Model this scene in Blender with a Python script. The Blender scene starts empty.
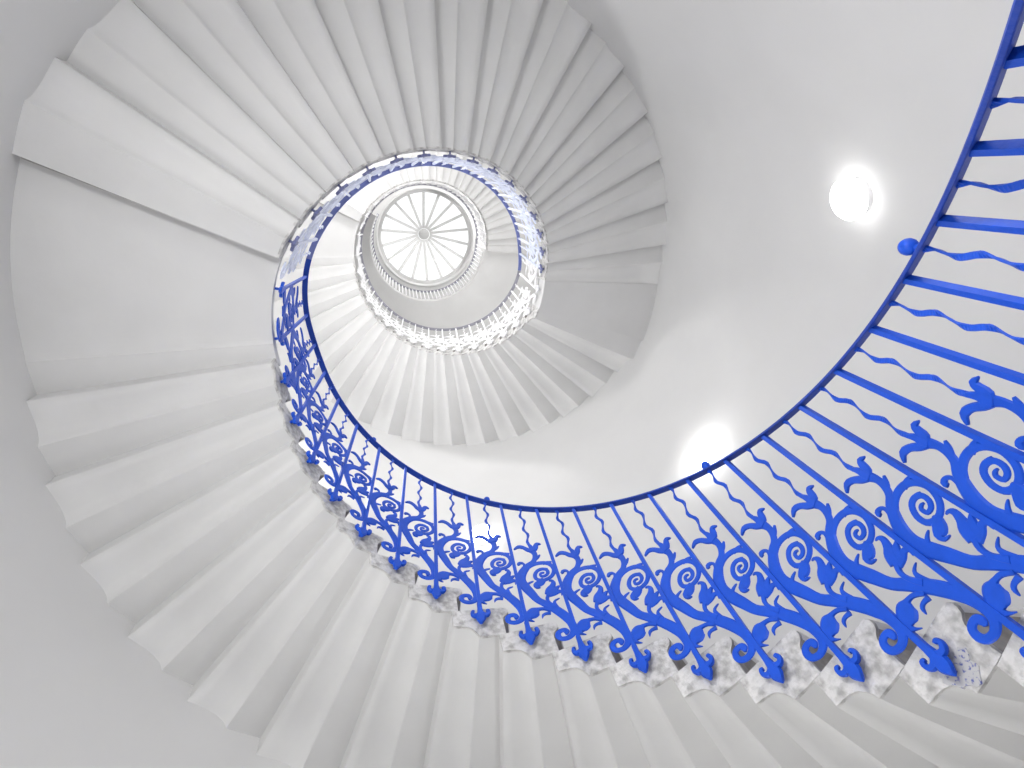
import bpy, math, random
from mathutils import Matrix, Vector

random.seed(4)
PI = math.pi
scene = bpy.context.scene
COL = scene.collection

# ------------------------------------------------------------------ camera
CAM_POS = Vector((-0.3596, -0.7268, -0.8290))
RIGHT = Vector((0.9801439, -0.0530840, -0.1910496))
DOWN = Vector((-0.0040652, 0.9579168, -0.2870173))
FWD = Vector((0.1982457, 0.2820949, 0.9386805))
F_PX = 554.76
cam_data = bpy.data.cameras.new('camera')
cam = bpy.data.objects.new('camera', cam_data)
COL.objects.link(cam)
UP = -DOWN
BACK = -FWD
m = Matrix(((RIGHT.x, UP.x, BACK.x, CAM_POS.x), (RIGHT.y, UP.y, BACK.y, CAM_POS.y),
            (RIGHT.z, UP.z, BACK.z, CAM_POS.z), (0, 0, 0, 1)))
cam.matrix_world = m
cam_data.sensor_fit = 'HORIZONTAL'
cam_data.sensor_width = 36.0
cam_data.lens = F_PX * 36.0 / 1024.0
cam_data.shift_x = 2.21 / 1024.0
cam_data.shift_y = -20.76 / 1024.0
cam_data.clip_start = 0.02
scene.camera = cam

# ------------------------------------------------------------------ world, sky light, exposure
world = bpy.data.worlds.new('overcast_sky')
scene.world = world
world.use_nodes = True
bg = world.node_tree.nodes['Background']
bg.inputs[0].default_value = (1.0, 1.0, 1.0, 1)
bg.inputs[1].default_value = 1.2
scene.view_settings.view_transform = 'Standard'
scene.view_settings.look = 'None'
scene.view_settings.gamma = 1.0
scene.view_settings.use_curve_mapping = False
scene.view_settings.exposure = 0.0

# ------------------------------------------------------------------ stair geometry constants
STEP = 0.1822               # angle of one step (rad)
RISE = 0.1540               # rise of one step
A0 = 0.3118
R_IN = 1.025                # inner end of the stone steps
R_WALL = 2.211
R_RAIL = 0.985
R_BAR = 0.990
H_RAIL = 1.0131
LEAN = -0.0576
DRIFT = (0.0320, 0.0209)
Z_DRIFT = 3.607
Z_FLOOR = -2.30
Z_CEIL = 11.617
R_OCULUS = 1.024


def ang(a):
    return A0 + a * STEP


def drift(z):
    d = max(z - Z_DRIFT, 0.0)
    return DRIFT[0] * d, DRIFT[1] * d


def cyl(r, th, z, lock=None):
    dx, dy = drift(z if lock is None else lock)
    return (r * math.cos(th) + dx, r * math.sin(th) + dy, z)


# the flights: (angle index, height index) of every step block
FLIGHTS = [
    [(k, float(k)) for k in range(-11, 15)],
    [(k + 3.136, k - 0.559) for k in range(15, 30)],
    [(k + 3.733, k - 1.138) for k in range(31, 46)],
    [(52.87 + n, 44.30 + n) for n in range(0, 15)],
]


def rail_level(a):
    """height index of the handrail line (as the step index under it) at angle index a"""
    v = min(a, 13.95)
    v = max(v, min(a - 3.695, 28.35))
    v = max(v, min(a - 4.871, 43.75))
    v = max(v, a - 8.57)
    return v


def rail_smooth(a):
    return sum(rail_level(a + d) for d in (-0.6, -0.3, 0, 0.3, 0.6)) / 5.0


# ------------------------------------------------------------------ materials
def new_mat(name):
    mt = bpy.data.materials.new(name)
    mt.use_nodes = True
    nt = mt.node_tree
    return mt, nt, nt.nodes['Principled BSDF']


def noise_mat(name, c1, c2, scale, rough, bump=0.0, detail=5.0, spec=0.3, lo=0.3, hi=0.7, bscale=None):
    mt, nt, b = new_mat(name)
    tc = nt.nodes.new('ShaderNodeTexCoord')
    n = nt.nodes.new('ShaderNodeTexNoise')
    n.inputs['Scale'].default_value = scale
    n.inputs['Detail'].default_value = detail
    r = nt.nodes.new('ShaderNodeValToRGB')
    r.color_ramp.elements[0].position = lo
    r.color_ramp.elements[1].position = hi
    r.color_ramp.elements[0].color = (*c1, 1)
    r.color_ramp.elements[1].color = (*c2, 1)
    nt.links.new(tc.outputs['Object'], n.inputs['Vector'])
    nt.links.new(n.outputs['Fac'], r.inputs['Fac'])
    nt.links.new(r.outputs['Color'], b.inputs['Base Color'])
    b.inputs['Roughness'].default_value = rough
    b.inputs['Specular IOR Level'].default_value = spec
    if bump > 0:
        n2 = nt.nodes.new('ShaderNodeTexNoise')
        n2.inputs['Scale'].default_value = bscale or scale * 3
        n2.inputs['Detail'].default_value = 4
        nt.links.new(tc.outputs['Object'], n2.inputs['Vector'])
        bp = nt.nodes.new('ShaderNodeBump')
        bp.inputs['Strength'].default_value = bump
        bp.inputs['Distance'].default_value = 0.01
        nt.links.new(n2.outputs['Fac'], bp.inputs['Height'])
        nt.links.new(bp.outputs['Normal'], b.inputs['Normal'])
    return mt


M_WALL = noise_mat('white_plaster', (0.615, 0.615, 0.615), (0.65, 0.65, 0.65), 1.6, 0.75, 0.06, bscale=9)
M_PAINT = noise_mat('white_painted_stone', (0.61, 0.61, 0.61), (0.66, 0.66, 0.66), 2.5, 0.6, 0.08, bscale=22)
M_STONE = noise_mat('weathered_stone', (0.36, 0.355, 0.35), (0.64, 0.635, 0.63), 30.0, 0.8, 0.8, detail=12, lo=0.34, hi=0.58, bscale=80)
M_TREAD = noise_mat('worn_stone_tread', (0.62, 0.61, 0.60), (0.74, 0.735, 0.73), 8.0, 0.7, 0.2)
M_RISER = noise_mat('shade_toned_stone_riser', (0.24, 0.225, 0.21), (0.40, 0.385, 0.37), 14.0, 0.75, 0.2)  # shade under the nosings painted into the riser colour
M_FLOOR = noise_mat('pale_stone_floor', (0.24, 0.24, 0.235), (0.32, 0.32, 0.31), 3.0, 0.5, 0.05)


def paint(name, c, rough=0.35, spec=0.5):
    return noise_mat(name, tuple(x * 0.88 for x in c), c, 30.0, rough, 0.12, spec=spec, bscale=70)


M_BLUE = paint('vivid_blue_paint', (0.010, 0.078, 0.56), 0.45, 0.22)
M_NAVY = paint('blue_rail_paint', (0.010, 0.050, 0.36), 0.5, 0.3)
M_PALE = paint('haze_paled_blue', (0.72, 0.77, 0.94), 0.45)  # same blue ironwork, haze and bloom painted into the colour
M_PALE_RAIL = paint('haze_paled_rail_blue', (0.16, 0.20, 0.50), 0.4)  # blue handrail paled by painted-in haze
M_SLATE = paint('haze_greyed_blue', (0.16, 0.18, 0.36), 0.45)  # blue feet greyed by the same painted-in haze
M_WHITE = paint('white_and_hazed_metal', (0.86, 0.86, 0.88), 0.45)  # real white metal, also upper blue ironwork bleached by painted-in haze
M_GREY_RAIL = paint('grey_and_hazed_rail', (0.36, 0.36, 0.42), 0.45)  # gallery rail, also upper blue handrails with haze in the colour
M_RIB = paint('white_rib_paint', (0.66, 0.66, 0.66), 0.5)
M_BEAD = paint('dark_bead_paint', (0.12, 0.12, 0.12), 0.5)
M_HUB = paint('grey_boss_paint', (0.50, 0.50, 0.50), 0.5)


def opal_mat(glow):
    mt, nt, b = new_mat('opal_lamp_glass')
    b.inputs['Base Color'].default_value = (0.95, 0.95, 0.95, 1)
    b.inputs['Roughness'].default_value = 0.3
    b.inputs['Emission Color'].default_value = (1.0, 0.987, 0.97, 1)
    b.inputs['Emission Strength'].default_value = glow
    return mt


M_GLASS = bpy.data.materials.new('skylight_glass')
M_GLASS.use_nodes = True
nt = M_GLASS.node_tree
nt.nodes.clear()
out = nt.nodes.new('ShaderNodeOutputMaterial')
tr = nt.nodes.new('ShaderNodeBsdfTransparent')
tr.inputs[0].default_value = (0.96, 0.97, 0.97, 1)
gl = nt.nodes.new('ShaderNodeBsdfGlossy')
gl.inputs['Roughness'].default_value = 0.05
mx = nt.nodes.new('ShaderNodeMixShader')
mx.inputs[0].default_value = 0.05
nt.links.new(tr.outputs[0], mx.inputs[1])
nt.links.new(gl.outputs[0], mx.inputs[2])
nt.links.new(mx.outputs[0], out.inputs['Surface'])


def chipped_mat():
    mt, nt, b = new_mat('chipped_blue_flecked_stone')
    tc = nt.nodes.new('ShaderNodeTexCoord')
    n = nt.nodes.new('ShaderNodeTexNoise')
    n.inputs['Scale'].default_value = 95
    n.inputs['Detail'].default_value = 6
    r = nt.nodes.new('ShaderNodeValToRGB')
    e = r.color_ramp.elements
    e[0].position, e[0].color = 0.36, (0.10, 0.12, 0.34, 1)
    e[1].position, e[1].color = 0.47, (0.46, 0.46, 0.47, 1)
    nt.links.new(tc.outputs['Object'], n.inputs['Vector'])
    nt.links.new(n.outputs['Fac'], r.inputs['Fac'])
    nt.links.new(r.outputs['Color'], b.inputs['Base Color'])
    b.inputs['Roughness'].default_value = 0.85
    return mt


M_CHIP = chipped_mat()


# ------------------------------------------------------------------ mesh helpers
class MB:
    def __init__(self):
        self.v = []
        self.f = []
        self.mi = []
        self.sm = []

    def add(self, verts, faces, mi=0, smooth=False):
        o = len(self.v)
        self.v += [tuple(x) for x in verts]
        for f in faces:
            self.f.append(tuple(i + o for i in f))
            self.mi.append(mi)
            self.sm.append(smooth)

    def mesh(self, name, mats):
        me = bpy.data.meshes.new(name)
        me.from_pydata(self.v, [], self.f)
        for mt in mats:
            me.materials.append(mt)
        me.polygons.foreach_set('material_index', self.mi)
        me.polygons.foreach_set('use_smooth', self.sm)
        me.update()
        return me

    def build(self, name, mats, parent=None):
        return link(name, self.mesh(name, mats if isinstance(mats, list) else [mats]), parent)


def link(name, me, parent=None):
    o = bpy.data.objects.new(name, me)
    COL.objects.link(o)
    if parent is not None:
        o.parent = parent
    return o


def empty(name, loc=(0, 0, 0), rz=0.0, parent=None):
    o = bpy.data.objects.new(name, None)
    COL.objects.link(o)
    o.location = loc
    o.rotation_euler = (0, 0, rz)
    o.empty_display_size = 0.05
    if parent is not None:
        o.parent = parent
    return o


def tag(o, label=None, cat=None, group=None, kind=None):
    if label:
        o['label'] = label
    if cat:
        o['category'] = cat
    if group:
        o['group'] = group
    if kind:
        o['kind'] = kind
    return o


def grid_faces(nu, nv, close_u=False, close_v=False, flip=False):
    """faces of a grid whose vertex (i, j) has index i*nv + j"""
    fs = []
    for i in range(nu if close_u else nu - 1):
        for j in range(nv if close_v else nv - 1):
            a = i * nv + j
            b = ((i + 1) % nu) * nv + j
            c = ((i + 1) % nu) * nv + (j + 1) % nv
            d = i * nv + (j + 1) % nv
            fs.append((a, d, c, b) if flip else (a, b, c, d))
    return fs


def catmull(pts, n):
    out_ = []
    m_ = len(pts)
    for i in range(m_ - 1):
        p0 = pts[max(i - 1, 0)]
        p1, p2 = pts[i], pts[i + 1]
        p3 = pts[min(i + 2, m_ - 1)]
        for q in range(n):
            t = q / n
            out_.append(tuple(
                0.5 * (2 * b + (c - a) * t + (2 * a - 5 * b + 4 * c - d) * t * t + (3 * b - a - 3 * c + d) * t ** 3)
                for a, b, c, d in zip(p0, p1, p2, p3)))
    out_.append(tuple(pts[-1]))
    return out_


def bend(u, v, d):
    """ornament plane (u along the rail, v up, d outward) wrapped on the balustrade cylinder, local to the bay's bar"""
    th = u / R_BAR
    return ((R_BAR + d) * math.cos(th), (R_BAR + d) * math.sin(th), v)


def ribbon(mb, pts, n=4, t=0.006, doff=0.0, sx=1.0, wf=1.0):
    """a forged strap along pts = (u, v, half width), with a softly faceted section"""
    P = catmull(pts, n)
    m_ = len(P)
    verts = []
    for i in range(m_):
        u, v, w = P[i]
        w = max(w * wf, 0.0008)
        a, b = P[max(i - 1, 0)], P[min(i + 1, m_ - 1)]
        du, dv = b[0] - a[0], b[1] - a[1]
        L = math.hypot(du, dv) or 1e-6
        nu, nv = -dv / L, du / L
        tt = min(t, w * 1.1)
        for s, d in ((-1, 0), (-0.72, -tt), (0.72, -tt), (1, 0), (0.72, tt), (-0.72, tt)):
            verts.append(bend((u + nu * w * s) * sx, v + nv * w * s, d + doff))
    fs = grid_faces(m_, 6, close_v=True)
    fs.append(tuple(range(6)))
    fs.append(tuple(reversed(range((m_ - 1) * 6, m_ * 6))))
    mb.add(verts, fs)


STROKES = {
    'scroll': [
        [(-0.1453, -0.0071, 0.0047), (-0.1500, 0.0024, 0.0100), (-0.1472, 0.0147, 0.0091), (-0.1327, 0.0189, 0.0087), (-0.1177, 0.0138, 0.0100), (-0.1120, -0.0021, 0.0101), (-0.1201, -0.0193, 0.0090), (-0.1428, -0.0268, 0.0097), (-0.1650, -0.0199, 0.0118), (-0.1786, -0.0036, 0.0135), (-0.1826, 0.0154, 0.0141), (-0.1804, 0.0444, 0.0148), (-0.1728, 0.0713, 0.0162), (-0.1590, 0.1038, 0.0168), (-0.1361, 0.1452, 0.0163), (-0.1089, 0.1862, 0.0147), (-0.0814, 0.2246, 0.0139), (-0.0631, 0.2769, 0.0168), (-0.0482, 0.3199, 0.0181), (-0.0383, 0.3608, 0.0183), (-0.0412, 0.3934, 0.0199), (-0.0554, 0.4223, 0.0195), (-0.0734, 0.4438, 0.0184), (-0.0949, 0.4615, 0.0159), (-0.1197, 0.4748, 0.0125), (-0.1358, 0.4975, 0.0115), (-0.1412, 0.5259, 0.0106), (-0.1369, 0.5494, 0.0128)],
        [(-0.0906, 0.4473, 0.0127), (-0.1120, 0.4549, 0.0124), (-0.1423, 0.4530, 0.0115), (-0.1748, 0.4368, 0.0103), (-0.1945, 0.4090, 0.0093), (-0.2002, 0.3759, 0.0100), (-0.1893, 0.3495, 0.0108), (-0.1708, 0.3345, 0.0106), (-0.1447, 0.3301, 0.0098), (-0.1222, 0.3386, 0.0089), (-0.1063, 0.3576, 0.0084), (-0.1081, 0.3851, 0.0098), (-0.1265, 0.4050, 0.0099), (-0.1503, 0.4047, 0.0086), (-0.1677, 0.3880, 0.0076), (-0.1665, 0.3657, 0.0089), (-0.1513, 0.3551, 0.0079), (-0.1333, 0.3607, 0.0063), (-0.1326, 0.3774, 0.0067), (-0.1431, 0.3809, 0.0052), (-0.1516, 0.3768, 0.0032)],
        [(-0.1629, 0.4405, 0.0106), (-0.1853, 0.4351, 0.0087), (-0.2031, 0.4292, 0.0034)],
        [(-0.1458, 0.4044, 0.0075), (-0.1627, 0.3989, 0.0066), (-0.1743, 0.3937, 0.0024)],
        [(-0.0606, 0.4412, 0.0121), (-0.0713, 0.4599, 0.0074), (-0.0746, 0.4770, 0.0058), (-0.0665, 0.4899, 0.0064), (-0.0522, 0.4921, 0.0101), (-0.0503, 0.4811, 0.0062)],
        [(-0.1275, 0.4847, 0.0112), (-0.1475, 0.4947, 0.0103), (-0.1638, 0.5067, 0.0026)],
        [(-0.0495, 0.3041, 0.0140), (-0.0567, 0.3297, 0.0086), (-0.0710, 0.3413, 0.0062), (-0.0919, 0.3448, 0.0017)],
        [(-0.1471, 0.1347, 0.0142), (-0.1451, 0.1670, 0.0089), (-0.1510, 0.1856, 0.0055), (-0.1744, 0.1906, 0.0015)],
        [(-0.1160, 0.1272, 0.0082), (-0.0946, 0.1323, 0.0059), (-0.0813, 0.1281, 0.0055), (-0.0752, 0.1138, 0.0015)],
    ],
    'leaf': [
        [(-0.1191, 0.1381, 0.0050), (-0.0975, 0.1594, 0.0054), (-0.0763, 0.1672, 0.0057), (-0.0659, 0.1666, 0.0104)],
        [(-0.0688, 0.1673, 0.0095), (-0.0563, 0.1626, 0.0207), (-0.0427, 0.1535, 0.0230), (-0.0267, 0.1423, 0.0193), (-0.0188, 0.1299, 0.0093), (-0.0252, 0.1187, 0.0038), (-0.0389, 0.1068, 0.0012)],
    ],
    'tulip': [
        [(-0.1374, 0.5464, 0.0113), (-0.1356, 0.5642, 0.0132), (-0.1345, 0.5891, 0.0097), (-0.1295, 0.6101, 0.0061)],
        [(-0.1332, 0.5603, 0.0142), (-0.1523, 0.5578, 0.0119), (-0.1583, 0.5795, 0.0132), (-0.1682, 0.5917, 0.0097), (-0.1867, 0.5796, 0.0023)],
        [(-0.1314, 0.5554, 0.0128), (-0.1145, 0.5731, 0.0111), (-0.0985, 0.5991, 0.0097), (-0.0752, 0.6156, 0.0107), (-0.0505, 0.6052, 0.0028)],
    ],
    'bud': [
        [(-0.1404, 0.1525, 0.0101), (-0.1247, 0.1879, 0.0071), (-0.1239, 0.2161, 0.0078), (-0.1389, 0.2353, 0.0098)],
        [(-0.1369, 0.2364, 0.0179), (-0.1491, 0.2598, 0.0192), (-0.1639, 0.2748, 0.0144), (-0.1737, 0.2941, 0.0097), (-0.1691, 0.3093, 0.0050), (-0.1571, 0.3134, 0.0019)],
        [(-0.1367, 0.2338, 0.0199), (-0.1577, 0.2431, 0.0210), (-0.1770, 0.2518, 0.0122), (-0.1959, 0.2599, 0.0016)],
        [(-0.1393, 0.2306, 0.0146), (-0.1649, 0.2283, 0.0132), (-0.1839, 0.2286, 0.0090), (-0.1940, 0.2182, 0.0059), (-0.1875, 0.2020, 0.0020)],
    ],
    'wave': [
        [(-0.1288, 0.6096, 0.0055), (-0.1283, 0.6384, 0.0053), (-0.1363, 0.6712, 0.0060), (-0.1430, 0.7075, 0.0054), (-0.1425, 0.7348, 0.0042), (-0.1301, 0.7735, 0.0043), (-0.1344, 0.8127, 0.0057), (-0.1392, 0.8380, 0.0057), (-0.1480, 0.8660, 0.0045), (-0.1455, 0.8960, 0.0045), (-0.1530, 0.9330, 0.0055)],
    ],
    'drop': [
        [(-0.1267, 0.3419, 0.0080), (-0.1268, 0.3265, 0.0148), (-0.1121, 0.3189, 0.0171), (-0.0951, 0.3171, 0.0096), (-0.0954, 0.2993, 0.0050), (-0.1124, 0.2906, 0.0018)],
    ],
}


# ------------------------------------------------------------------ the setting
def ring_wall():
    mb = MB()
    n = 160
    zs = [Z_FLOOR, 0.0, 1.8, Z_DRIFT, 5.5, 7.5, 9.5, Z_CEIL]
    inner = [cyl(R_WALL, 2 * PI * i / n, z) for i in range(n) for z in zs]
    outer = [cyl(R_WALL + 0.28, 2 * PI * i / n, z) for i in range(n) for z in zs]
    mb.add(inner, grid_faces(n, len(zs), close_u=True, flip=True), 0, True)
    mb.add(outer, grid_faces(n, len(zs), close_u=True), 0, True)
    return mb.build('wall_round', M_WALL)


tag(ring_wall(), 'white plastered round wall of the stairwell', 'wall', kind='structure')


def disc(name, z0, z1, r0, r1, mat, lock):
    mb = MB()
    n = 128
    v = []
    for i in range(n):
        th = 2 * PI * i / n
        v += [cyl(r0, th, z0, lock), cyl(r1, th, z0, lock), cyl(r1, th, z1, lock), cyl(r0, th, z1, lock)]
    mb.add(v, grid_faces(n, 4, close_u=True, close_v=True))
    return mb.build(name, mat)


tag(disc('floor', Z_FLOOR - 0.1, Z_FLOOR, 0.001, R_WALL + 0.28, M_FLOOR, 0), 'pale stone floor at the foot of the stairwell', 'floor', kind='structure')
tag(disc('ceiling', Z_CEIL, Z_CEIL + 0.22, R_OCULUS, R_WALL + 0.28, M_WALL, Z_CEIL),
    'flat white ceiling ring around the skylight opening', 'ceiling', kind='structure')


def rim_molding():
    mb = MB()
    n = 128
    prof = [(R_OCULUS + 0.04, Z_CEIL - 0.001), (R_OCULUS + 0.035, Z_CEIL - 0.012), (R_OCULUS + 0.01, Z_CEIL - 0.012), (R_OCULUS, Z_CEIL - 0.0), (R_OCULUS - 0.004, Z_CEIL + 0.22)]
    v = [cyl(r, 2 * PI * i / n, z, Z_CEIL) for i in range(n) for r, z in prof]
    mb.add(v, grid_faces(n, len(prof), close_u=True), 0, True)
    return mb.build('trim_1', M_WALL)


tag(rim_molding(), 'white moulded trim round the skylight opening', 'trim', kind='structure')

# ------------------------------------------------------------------ stone steps
# one block in cross section: (angle index, height index) relative to the step, going round from the tread's rear edge
COVE = [(0.06, -0.25), (0.085, -0.15), (0.14, -0.03), (0.22, 0.07), (0.33, 0.13), (0.46, 0.155), (0.622, 0.16)]
FRONT = [(-0.60, 0.745), (-0.67, 0.715), (-0.71, 0.64), (-0.71, 0.55), (-0.675, 0.46), (-0.61, 0.41), (-0.57, 0.35), (-0.55, 0.27), (-0.55, -0.252)]
SOFFIT = [(-0.36, -0.252), (-0.345, -0.25), (-0.14, -0.247)]


def step_mesh(name, tail=0.622, cove=COVE, soffit=None):
    prof = [(tail, 0.745)] + FRONT[:-1] + [(-0.55, (soffit or SOFFIT)[0][1])] + (soffit or SOFFIT) + cove
    mb = MB()
    rs = [R_IN, R_IN + 0.012, 1.32, 1.62, 1.92, R_WALL + 0.006]
    # rounded arris at the exposed end
    npf = len(prof)

    def shrink(a, z, q):
        return (a * (1 - q * 0.012), z - q * 0.008 * (1 if z > 0.3 else -0.6))
    verts = []
    for ri, r in enumerate(rs):
        for (a, z) in prof:
            if ri == 0:
                a, z = shrink(a, z, 1)
            # the blocks grow a little rounder near the open end
            verts.append((r * math.cos(a * STEP), r * math.sin(a * STEP), z * RISE))
    nfront = 1 + len(FRONT)
    for i in range(len(rs) - 1):
        for j in range(npf):
            a = i * npf + j
            b = (i + 1) * npf + j
            c = (i + 1) * npf + (j + 1) % npf
            d = i * npf + (j + 1) % npf
            tread = (j < nfront - 1)
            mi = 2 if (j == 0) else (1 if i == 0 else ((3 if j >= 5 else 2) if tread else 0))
            mb.f.append((a, d, c, b))
            mb.mi.append(mi)
            mb.sm.append(len(FRONT) + len(SOFFIT) < j < npf - 1 or 1 <= j < 8)
    mb.v = verts
    mb.f.append(tuple(range(npf)))
    mb.mi.append(1)
    mb.sm.append(False)
    mb.f.append(tuple(reversed(range((len(rs) - 1) * npf, len(rs) * npf))))
    mb.mi.append(0)
    mb.sm.append(False)
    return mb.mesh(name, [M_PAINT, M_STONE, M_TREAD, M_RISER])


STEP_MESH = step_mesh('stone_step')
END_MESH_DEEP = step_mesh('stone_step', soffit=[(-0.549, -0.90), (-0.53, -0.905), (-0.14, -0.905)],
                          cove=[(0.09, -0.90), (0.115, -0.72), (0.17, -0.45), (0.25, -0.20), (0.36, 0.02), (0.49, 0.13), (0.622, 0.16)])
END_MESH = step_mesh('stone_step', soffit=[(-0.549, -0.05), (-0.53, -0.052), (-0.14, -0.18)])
ORD = ['', 'first', 'second', 'third', 'fourth', 'fifth', 'sixth', 'seventh', 'eighth', 'ninth', 'tenth', 'eleventh', 'twelfth',
       'thirteenth', 'fourteenth', 'fifteenth', 'sixteenth', 'seventeenth', 'eighteenth', 'nineteenth', 'twentieth',
       'twenty-first', 'twenty-second', 'twenty-third', 'twenty-fourth', 'twenty-fifth', 'twenty-sixth']
FL_NAME = ['lowest flight', 'second flight', 'third flight', 'top flight']
FL_REF = ['below the wide landing at the left', 'above the wide landing at the left', 'above the landing at the right', 'above the small upper landing at the left']
for fi, fl in enumerate(FLIGHTS):
    for n, (a, zi) in enumerate(fl):
        o = link('stone_step', END_MESH if (fi in (1, 3) and n == 0) else (END_MESH_DEEP if (fi == 2 and n == 0) else STEP_MESH))
        dx, dy = drift(zi * RISE)
        o.location = (dx, dy, zi * RISE)
        o.rotation_euler = (0, 0, ang(a))
        idx = len(fl) - n if fi == 0 else n + 1
        tag(o, 'white stone step of the %s, %s %s' % (FL_NAME[fi], ORD[idx], FL_REF[fi]), 'step', 'stone steps of the ' + FL_NAME[fi])


# landings: wide slabs with the same coved front
def landing(a_prev, z_prev, a_next, z_next, label, sof=0.08, flush=None):
    z_bot = z_prev + 0.75
    z_top = max(z_next + 0.74, z_bot + 0.40)
    z_sof = z_bot + sof
    lower = [(a_prev + 0.31, z_top - 0.16), (a_prev + 0.37, z_top - 0.26), (a_prev + 0.45, z_bot), (a_prev + 0.66, z_bot), (a_prev + 0.86, z_bot), (a_prev + 1.06, z_bot)]
    for q in range(1, 7):
        t = q / 6.0
        lower.append((a_prev + 1.06 + 0.36 * (1 - math.cos(t * PI / 2)), z_bot + (z_sof - z_bot) * math.sin(t * PI / 2)))
    a_s = lower[-1][0]
    n_seg = max(int((a_next - 0.552 - a_s) / 0.12), 3)
    for q in range(1, n_seg + 1):
        lower.append((a_s + (a_next - 0.552 - a_s) * q / n_seg, z_sof))
    if flush is not None:
        a_f, a_e = a_prev + 0.63, a_next - 0.47
        lower = [(a_f + (a_e - a_f) * q / 12.0, flush) for q in range(13)]
        z_bot = flush
    zl = z_bot * RISE
    mb = MB()
    rs = [R_IN, 1.3, 1.6, 1.9, R_WALL + 0.006]
    nr = len(rs)
    nl = len(lower)

    def P(r, a, z):
        return (r * math.cos(ang(a)), r * math.sin(ang(a)), z * RISE - zl)
    low = [P(r, a, z) for a, z in lower for r in rs]
    top = [P(r, a, z_top) for a, z in lower for r in rs]
    mb.add(low, grid_faces(nl, nr, flip=True))
    mb.add(top, grid_faces(nl, nr))
    for col, flip in ((0, False), (nr - 1, True)):
        side = []
        for i in range(nl):
            side += [low[i * nr + col], top[i * nr + col]]
        mb.add(side, grid_faces(nl, 2, flip=flip))
    for row, flip in ((0, True), (nl - 1, False)):
        side = []
        for c in range(nr):
            side += [low[row * nr + c], top[row * nr + c]]
        mb.add(side, grid_faces(nr, 2, flip=flip))
    o = mb.build('stair_landing', [M_PAINT])
    dx, dy = drift(zl)
    o.location = (dx, dy, zl)
    tag(o, label, 'landing')
    return z_top


landing(14, 14.0, 18.136, 14.441, 'wide smooth white stone landing at the left above the lowest flight')
landing(32.136, 28.441, 34.733, 29.862, 'narrow smooth white landing at the right between second and third flights', flush=28.68)
landing(48.733, 43.862, 52.87, 44.30, 'small bright landing at the left between third and top flights')


# ------------------------------------------------------------------ gallery floor at the top
Z_GAL = 9.232
GA0, GA1 = 0.03, 3.62


def gallery():
    mb = MB()
    n = 64
    prof = [(1.0, Z_GAL), (0.985, Z_GAL + 0.02), (0.985, Z_GAL + 0.07), (1.0, Z_GAL + 0.09), (1.0, Z_GAL + 0.20), (R_WALL + 0.004, Z_GAL + 0.20), (R_WALL + 0.004, Z_GAL), (1.03, Z_GAL)]
    v = []
    for i in range(n + 1):
        th = GA0 + (GA1 - GA0) * i / n
        v += [cyl(r, th, z, Z_GAL) for r, z in prof]
    mb.add(v, grid_faces(n + 1, len(prof), close_v=True, flip=True))
    mb.add([v[j] for j in range(len(prof))], [tuple(range(len(prof)))])
    mb.add([v[n * len(prof) + j] for j in range(len(prof))], [tuple(reversed(range(len(prof))))])
    return mb.build('gallery_floor', M_PAINT)


tag(gallery(), 'smooth white gallery floor curving round the top of the stairwell', 'floor', kind='structure')


# ------------------------------------------------------------------ balustrades
def bar_mesh(mat, h_top):
    """square upright from the foot (v = 0.03) to the rail, leaning along the rail"""
    mb = MB()
    w = 0.0081
    v = []
    for q in range(9):
        t = q / 8.0
        z = 0.03 + (h_top - 0.03) * t
        u = LEAN * R_RAIL * z / H_RAIL
        wq = w * (1.25 if q == 0 else 1.0)
        r = R_BAR + (R_RAIL - R_BAR) * t
        for su, sd in ((-1, -1), (1, -1), (1, 1), (-1, 1)):
            th = (u + su * wq) / r
            v.append(((r + sd * w) * math.cos(th), (r + sd * w) * math.sin(th), z))
    mb.add(v, grid_faces(9, 4, close_v=True))
    return mb.mesh('baluster', [mat])


def foot_mesh(mat):
    mb = MB()
    ribbon(mb, [(-0.004, 0.115, 0.0095), (-0.004, 0.085, 0.0110), (-0.004, 0.060, 0.0150), (-0.003, 0.047, 0.0140), (-0.002, 0.034, 0.0215),
                (-0.001, 0.019, 0.0200), (0.0, 0.005, 0.0105), (0.0, -0.006, 0.001)], 3, 0.009)
    for s in (-1, 1):
        ribbon(mb, [(-0.004, 0.056, 0.011), (-0.004 + s * 0.014, 0.044, 0.0105), (-0.004 + s * 0.028, 0.043, 0.0095),
                    (-0.004 + s * 0.037, 0.054, 0.0078), (-0.004 + s * 0.034, 0.066, 0.0070), (-0.004 + s * 0.025, 0.066, 0.0050)], 3, 0.008)
    # stub let into the stone
    v = []
    for d in (0.0, R_IN - R_BAR + 0.004):
        for u, z in ((-0.008, 0.036), (0.004, 0.036), (0.004, 0.052), (-0.008, 0.052)):
            v.append(bend(u, z, d))
    mb.add(v, [(0, 1, 2, 3), (7, 6, 5, 4), (0, 4, 5, 1), (1, 5, 6, 2), (2, 6, 7, 3), (3, 7, 4, 0)])
    return mb.mesh('fleur_foot', [mat])


def strokes_mesh(name, keys, mat, t=0.0038, sx=1.0, doff=0.0):
    mb = MB()
    q = 0
    for key in keys:
        for s in STROKES[key]:
            wf = 1.0
            if key == 'scroll':
                wf = 1.22 if q == 0 else 1.08
            elif key in ('leaf', 'drop'):
                wf = 1.35
            elif key in ('tulip', 'bud'):
                wf = 1.12
            ribbon(mb, s, 3, t - 0.0003 * (q % 4), doff, sx, wf)
            q += 1
    return mb.mesh(name, [mat])


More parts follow.
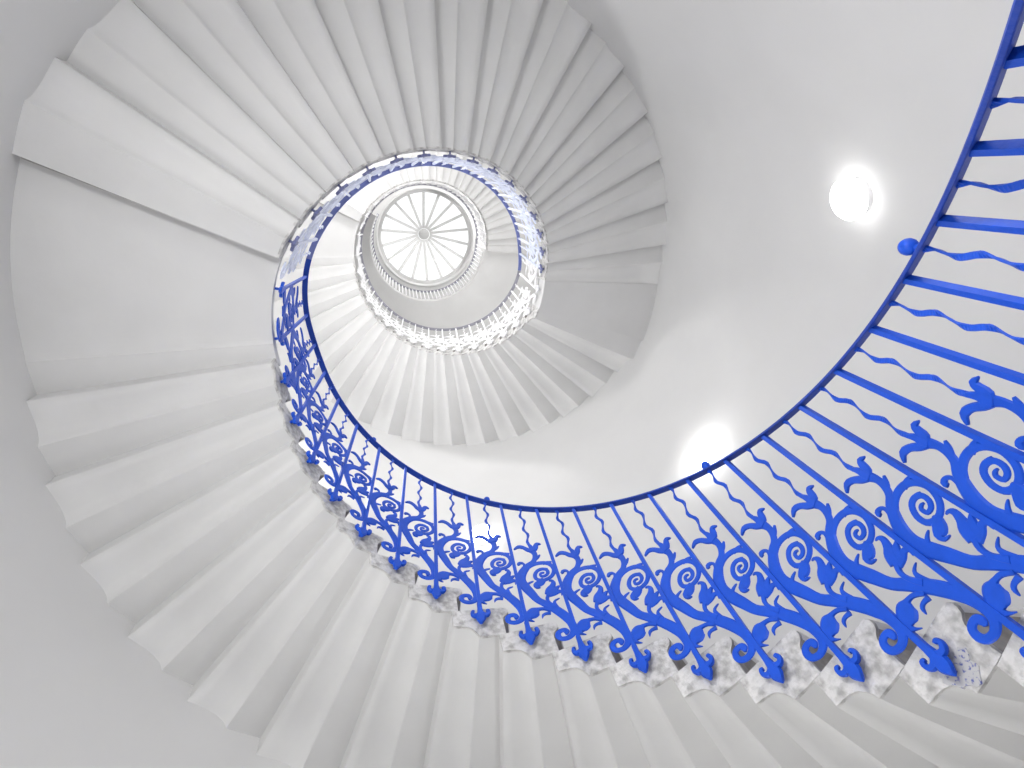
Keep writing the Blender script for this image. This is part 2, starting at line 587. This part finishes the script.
def wave_mesh(mat, sx=1.0, cut=0.0):
    mb = MB()
    P = []
    for i in range(45):
        t = i / 44.0
        env = min(1.0, t * 6.0, (1.0 - t) * 9.0)
        P.append((-0.1300 - 0.0230 * t + 0.0085 * env * math.sin(t * 2 * PI * 2.75 + 0.5), 0.606 + (0.934 - 0.606) * t, 0.006))
    m_ = len(P)
    v = []
    for i, (u, z, w) in enumerate(P):
        t = i / (m_ - 1)
        tw = 0.75 * math.sin(t * 2 * PI * 2.75 + 2.0)
        a_, b_ = P[max(i - 1, 0)], P[min(i + 1, m_ - 1)]
        du, dv = b_[0] - a_[0], b_[1] - a_[1]
        L = math.hypot(du, dv) or 1e-6
        nu, nv = -dv / L, du / L
        hw, ht = 0.0072, 0.0026
        for s, d in ((-1, -1), (1, -1), (1, 1), (-1, 1)):
            x = s * hw * math.cos(tw) - d * ht * math.sin(tw)
            y = s * hw * math.sin(tw) + d * ht * math.cos(tw)
            v.append(bend((u + nu * x) * sx, z + nv * x - cut * t, y - 0.004 * t))
    mb.add(v, grid_faces(m_, 4, close_v=True) + [(0, 1, 2, 3), tuple(reversed(range(4 * m_ - 4, 4 * m_)))])
    return mb.mesh('wavy_bar', [mat])


def ball_mesh(mat):
    mb = MB()
    nu, nv = 16, 9
    v = []
    for i in range(nu):
        for j in range(nv):
            ph = PI * j / (nv - 1)
            v.append((0.019 * math.sin(ph) * math.cos(2 * PI * i / nu), 0.019 * math.sin(ph) * math.sin(2 * PI * i / nu), 0.026 - 0.021 * math.cos(ph)))
    mb.add(v, grid_faces(nu, nv, close_u=True), 0, True)
    v = []
    for z in (-0.006, 0.010):
        for i in range(8):
            v.append((0.008 * math.cos(i * PI / 4), 0.008 * math.sin(i * PI / 4), z))
    mb.add(v, [(i, (i + 1) % 8, 8 + (i + 1) % 8, 8 + i) for i in range(8)])
    return mb.mesh('knob', [mat])


def kit(m_bar, m_foot, m_scroll):
    k = {'bar': bar_mesh(m_bar, H_RAIL + 0.004), 'bar_short': bar_mesh(m_bar, H_RAIL - 0.85 * RISE), 'foot': foot_mesh(m_foot)}
    for nm, sx in (('', 1.0), ('_wide', 1.45)):
        k['scroll' + nm] = strokes_mesh('scroll', ['scroll'], m_scroll, sx=sx)
        k['leaf' + nm] = strokes_mesh('leaf', ['leaf'], m_scroll, 0.0048, sx, -0.001)
        k['drop' + nm] = strokes_mesh('drop_leaf', ['drop'], m_scroll, 0.0048, sx, -0.001)
        k['tulip' + nm] = strokes_mesh('tulip_flower', ['tulip'], m_scroll, 0.0052, sx, -0.001)
        k['bud' + nm] = strokes_mesh('tulip_bud', ['bud'], m_scroll, 0.0050, sx, -0.001)
    k['wave'] = wave_mesh(m_scroll)
    k['wave_wide'] = wave_mesh(m_scroll, 1.45, 0.85 * RISE)
    return k


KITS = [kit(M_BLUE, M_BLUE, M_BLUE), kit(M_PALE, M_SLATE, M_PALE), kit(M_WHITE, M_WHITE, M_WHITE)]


def rail_obj(a_from, a_to, mat, parent):
    mb = MB()
    n = max(int((a_to - a_from) * 5), 8)
    v = []
    w, t = 0.0180, 0.013
    for i in range(n + 1):
        a = a_from + (a_to - a_from) * i / n
        z = rail_smooth(a + 0.316) * RISE + H_RAIL
        th = ang(a)
        lock = z - H_RAIL
        for dr, dz in ((-w, 0.002), (-w + 0.003, 0), (w - 0.003, 0), (w, 0.002), (w, t - 0.003), (w - 0.004, t), (-w + 0.004, t), (-w, t - 0.003)):
            v.append(cyl(R_RAIL + dr, th, z + dz, lock))
    mb.add(v, grid_faces(n + 1, 8, close_v=True) + [tuple(range(8)), tuple(reversed(range(8 * n, 8 * n + 8)))])
    return mb.build('handrail', mat, parent)


def bay(root, K, a, zi, short=False, panel=True):
    """one upright with its foot and, towards the step below, one scroll panel"""
    dx, dy = drift(zi * RISE)
    loc = (dx, dy, zi * RISE)
    rz = ang(a)
    b = link('baluster', K['bar_short' if short else 'bar'], root)
    b.location = loc
    b.rotation_euler = (0, 0, rz)
    link('fleur_foot', K['foot'], b)
    if panel:
        sfx = '_wide' if short else ''
        s = link('scroll_panel', K['scroll' + sfx], root)
        s.location = loc
        s.rotation_euler = (0, 0, rz)
        link('wavy_bar', K['wave' + sfx], s)
        link('tulip_flower', K['tulip' + sfx], s)
        link('tulip_bud', K['bud' + sfx], s)
        link('leaf', K['leaf' + sfx], s)
        link('drop_leaf', K['drop' + sfx], s)
    return b


def knob(root, a, mat_mesh):
    z = rail_smooth(a + 0.316) * RISE + H_RAIL
    o = link('knob', mat_mesh, root)
    o.location = cyl(R_RAIL, ang(a), z + 0.012, z - H_RAIL)
    return o


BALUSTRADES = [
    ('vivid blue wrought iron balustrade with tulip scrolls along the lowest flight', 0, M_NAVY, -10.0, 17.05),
    ('blue iron balustrade in haze-paled colours along the second flight', 1, M_PALE_RAIL, 17.05, 32.9),
    ('blue iron balustrade with scrolls bleached by painted haze along the bright third flight', 2, M_GREY_RAIL, 32.9, 51.6),
    ('blue iron balustrade bleached by painted haze along the top flight under the skylight', 2, M_GREY_RAIL, 51.6, 66.9),
]
EXTRA = {0: [(15.15, 14.8), (16.65, 14.8)], 2: [(33.35, 29.2)], 3: [(49.9, 44.7), (51.4, 44.7)]}
for fi, (label, kk, m_rail, r0, r1) in enumerate(BALUSTRADES):
    root = empty('stair_balustrade')
    tag(root, label, 'balustrade', 'tulip scroll balustrades of the spiral stair')
    K = KITS[kk]
    rail_obj(r0, r1, m_rail, root)
    for (a, zi) in FLIGHTS[fi]:
        if fi == 0 and a < -10:
            continue
        bay(root, K, a, zi)
    for (a, zi) in EXTRA.get(fi, []):
        bay(root, K, a, zi, short=True)
    if fi == 0:
        km = ball_mesh(M_BLUE)
        for a in (-5.86, 0.10, 6.06, 9.95):
            knob(root, a, km)

# chipped paint around the foot on the nearest full step
mb = MB()
n = 26
v = [bend(-0.008, 0.014, R_IN - R_BAR - 0.0035)]
for i in range(n):
    th = 2 * PI * i / n
    rr = 0.043 * (1 + 0.16 * math.sin(3 * th + 0.6) + 0.10 * math.sin(7 * th))
    v.append(bend(-0.008 + rr * 1.05 * math.cos(th), 0.014 + rr * 0.95 * math.sin(th), R_IN - R_BAR - 0.003))
for i in range(n):
    th = 2 * PI * i / n
    rr = 0.045 * (1 + 0.16 * math.sin(3 * th + 0.6) + 0.10 * math.sin(7 * th))
    v.append(bend(-0.008 + rr * 1.05 * math.cos(th), 0.014 + rr * 0.95 * math.sin(th), R_IN - R_BAR + 0.004))
mb.add(v, [(0, 1 + i, 1 + (i + 1) % n) for i in range(n)] + [(1 + i, 1 + n + i, 1 + n + (i + 1) % n, 1 + (i + 1) % n) for i in range(n)])
first_step = [o for o in COL.objects if o.name.startswith('stone_step')][11]
chip = mb.build('chipped_patch', M_CHIP, first_step)
tag(chip, 'chipped blue-flecked patch around the baluster foot')


# gallery railing: plain white uprights
def gallery_rail():
    root = empty('gallery_railing', cyl(0, 0, Z_GAL + 0.2, Z_GAL))
    tag(root, 'plain white upright-bar railing round the gallery edge under the skylight', 'railing')
    r = 1.0
    h = 0.86
    mb = MB()
    n = 90
    v = []
    for i in range(n + 1):
        th = GA0 - 0.10 + (GA1 - GA0 + 0.10) * i / n
        for dr, dz in ((-0.02, 0), (0.02, 0), (0.02, 0.02), (-0.02, 0.02)):
            v.append(((r + dr) * math.cos(th), (r + dr) * math.sin(th), h + dz))
    mb.add(v, grid_faces(n + 1, 4, close_v=True) + [(0, 1, 2, 3), tuple(reversed(range(4 * n, 4 * n + 4)))])
    mb.build('handrail', M_GREY_RAIL, root)
    mb = MB()
    v = []
    for z in (0.0, h + 0.004):
        for i in range(6):
            v.append((1.0 + 0.012 * math.cos(i * PI / 3), 0.012 * math.sin(i * PI / 3), z))
    mb.add(v, [(i, (i + 1) % 6, 6 + (i + 1) % 6, 6 + i) for i in range(6)])
    me = mb.mesh('baluster', [M_WHITE])
    nb = 50
    for i in range(nb + 1):
        o = link('baluster', me, root)
        o.rotation_euler = (0, 0, GA0 + 0.01 + (GA1 - GA0 - 0.04) * i / nb)


gallery_rail()

# ------------------------------------------------------------------ skylight
Z_HUB = 12.55


def px_at(x, y, z):
    d = RIGHT * ((x - 512 + 2.21) / F_PX) + DOWN * ((y - 384 + 20.76) / F_PX) + FWD
    return CAM_POS + d * ((z - CAM_POS.z) / d.z)


def skylight():
    zc = Z_CEIL + 0.20
    cx, cy = drift(Z_CEIL)
    hub = px_at(423.5, 233.6, Z_HUB)
    root = empty('skylight', (cx, cy, zc))
    tag(root, 'round white skylight with eighteen radial ribs at the top of the stairwell', 'skylight')
    hx, hy, hz = hub.x - cx, hub.y - cy, Z_HUB - zc
    n = 18
    ph0 = math.radians(-13.0)
    # curb
    mb = MB()
    N = 96
    prof = [(0.955, 0.0), (0.955, 0.05), (1.06, 0.05), (1.06, 0.0)]
    mb.add([(r * math.cos(2 * PI * i / N), r * math.sin(2 * PI * i / N), z) for i in range(N) for r, z in prof], grid_faces(N, 4, close_u=True, close_v=True))
    mb.build('curb', M_WALL, root)
    # glass cone
    mb = MB()
    v = [(hx, hy, hz)] + [(1.02 * math.cos(2 * PI * i / N), 1.02 * math.sin(2 * PI * i / N), 0.05) for i in range(N)]
    mb.add(v, [(0, 1 + i, 1 + (i + 1) % N) for i in range(N)])
    mb.build('pane', M_GLASS, root)
    for i in range(n):
        th = ph0 + 2 * PI * i / n
        p1 = Vector((0.99 * math.cos(th), 0.99 * math.sin(th), 0.035))
        p0 = Vector((hx + 0.15 * math.cos(th), hy + 0.15 * math.sin(th), hz - 0.16))
        p1 = p0 + (p1 - p0) * 0.955
        t = Vector((-math.sin(th), math.cos(th), 0))
        up = (p1 - p0).cross(t).normalized()
        if up.z < 0:
            up = -up
        w = 0.027
        v = []
        for p in (p0, p1):
            for s, d in ((-1, -0.03), (1, -0.03), (1, 0.012), (-1, 0.012)):
                v.append(p + t * (w * s) + up * d)
        mb = MB()
        mb.add(v, [(3, 2, 1, 0), (4, 5, 6, 7), (0, 1, 5, 4), (1, 2, 6, 5), (2, 3, 7, 6), (3, 0, 4, 7)])
        mb.build('glazing_bar', M_RIB, root)
    # boss
    mb = MB()
    v = []
    prof = [(0.0, -0.235), (0.06, -0.23), (0.115, -0.21), (0.12, -0.19), (0.12, -0.10), (0.0, -0.06)]
    for i in range(32):
        th = 2 * PI * i / 32
        v += [(hx + r * math.cos(th), hy + r * math.sin(th), hz + z) for r, z in prof]
    mb.add(v, grid_faces(32, len(prof), close_u=True))
    boss = mb.build('boss', M_HUB, root)
    mb = MB()
    for i in range(36):
        th = 2 * PI * i / 36
        c = Vector((hx + 0.155 * math.cos(th), hy + 0.155 * math.sin(th), hz - 0.185))
        s = 0.009
        v = [c + Vector(d) * s for d in ((1, 0, 0), (0, 1, 0), (-1, 0, 0), (0, -1, 0), (0, 0, 1), (0, 0, -1))]
        mb.add(v, [(0, 1, 4), (1, 2, 4), (2, 3, 4), (3, 0, 4), (1, 0, 5), (2, 1, 5), (3, 2, 5), (0, 3, 5)])
    prof = [(0.142, -0.165), (0.168, -0.165), (0.168, -0.18), (0.142, -0.18)]
    v = []
    for i in range(36):
        th = 2 * PI * i / 36
        v += [(hx + r * math.cos(th), hy + r * math.sin(th), hz + z) for r, z in prof]
    mb.add(v, grid_faces(36, 4, close_u=True, close_v=True))
    mb.build('beaded_ring', M_BEAD, boss)


skylight()


# ------------------------------------------------------------------ wall lamps
def lamp(a, zi, label, glow, r=0.115):
    th = ang(a)
    z = zi * RISE
    dx, dy = drift(z)
    root = empty('wall_lamp', (R_WALL * math.cos(th) + dx, R_WALL * math.sin(th) + dy, z), th)
    tag(root, label, 'lamp', 'opal bulkhead lamps on the round wall')

    def lathe(name, prof, mat, smooth):
        mb = MB()
        n = 40
        v = []
        for i in range(n):
            t = 2 * PI * i / n
            v += [(-d, q * math.cos(t), q * math.sin(t)) for q, d in prof]
        mb.add(v, grid_faces(n, len(prof), close_u=True), 0, smooth)
        return mb.build(name, mat, root)
    lathe('base', [(0.0, -0.004), (r * 0.86, -0.004), (r * 0.86, 0.036), (0.0, 0.036)], M_WHITE, False)
    lathe('opal_shade', [(r * 0.80, 0.0365), (r * 0.97, 0.040), (r, 0.052), (r * 0.98, 0.072), (r * 0.85, 0.088), (r * 0.5, 0.099), (0.0, 0.102)], opal_mat(glow), True)


lamp(-3.872, 11.95, 'large round opal wall lamp on bare wall beside the blue handrail knob', 5.2)
lamp(1.055, 17.25, 'round opal wall lamp glowing just above the blue handrail', 22.0)
lamp(5.955, 22.05, 'faint round opal wall lamp seen through the blue tulip scrolls', 8.0)
BIG = 0.20  # radius of the unseen fill lamps
lamp(-8.79, 7.00, 'unseen wide opal fill lamp higher than the others on the lower right wall', 24.0, BIG)  # unseen, continues the lamp spacing, added and enlarged as fill light
lamp(5.5, -9.0, 'added unseen wide opal fill lamp low down beneath the middle of the lowest flight', 55.0, BIG)  # unseen lamp added to light the soffits from below
lamp(-13.74, 1.90, 'unseen wide opal fill lamp on the lower wall under the first steps', 96.0, BIG)  # unseen, follows the lamp spacing, added and strengthened to fill the stairwell
lamp(-18.69, -3.20, 'unseen wide opal fill lamp low on the left wall near the floor', 74.0, BIG)  # unseen, follows the lamp spacing, added as low fill light
UPPER_FILL = [(10.9, 27.3, 62.0), (15.5, 30.6, 24.0), (20.0, 32.3, 74.0), (25.0, 37.3, 138.0), (30.0, 42.3, 8.0), (37.0, 48.0, 58.0), (56.0, 66.0, 108.0), (65.0, 68.0, 107.0)]  # unseen lamps added to brighten the upper soffits and gallery
for q, (a, zi, glow) in enumerate(UPPER_FILL):
    lamp(a, zi, 'wide opal fill lamp added unseen behind the upper flights, %s going up' % ORD[q + 1], glow, BIG)
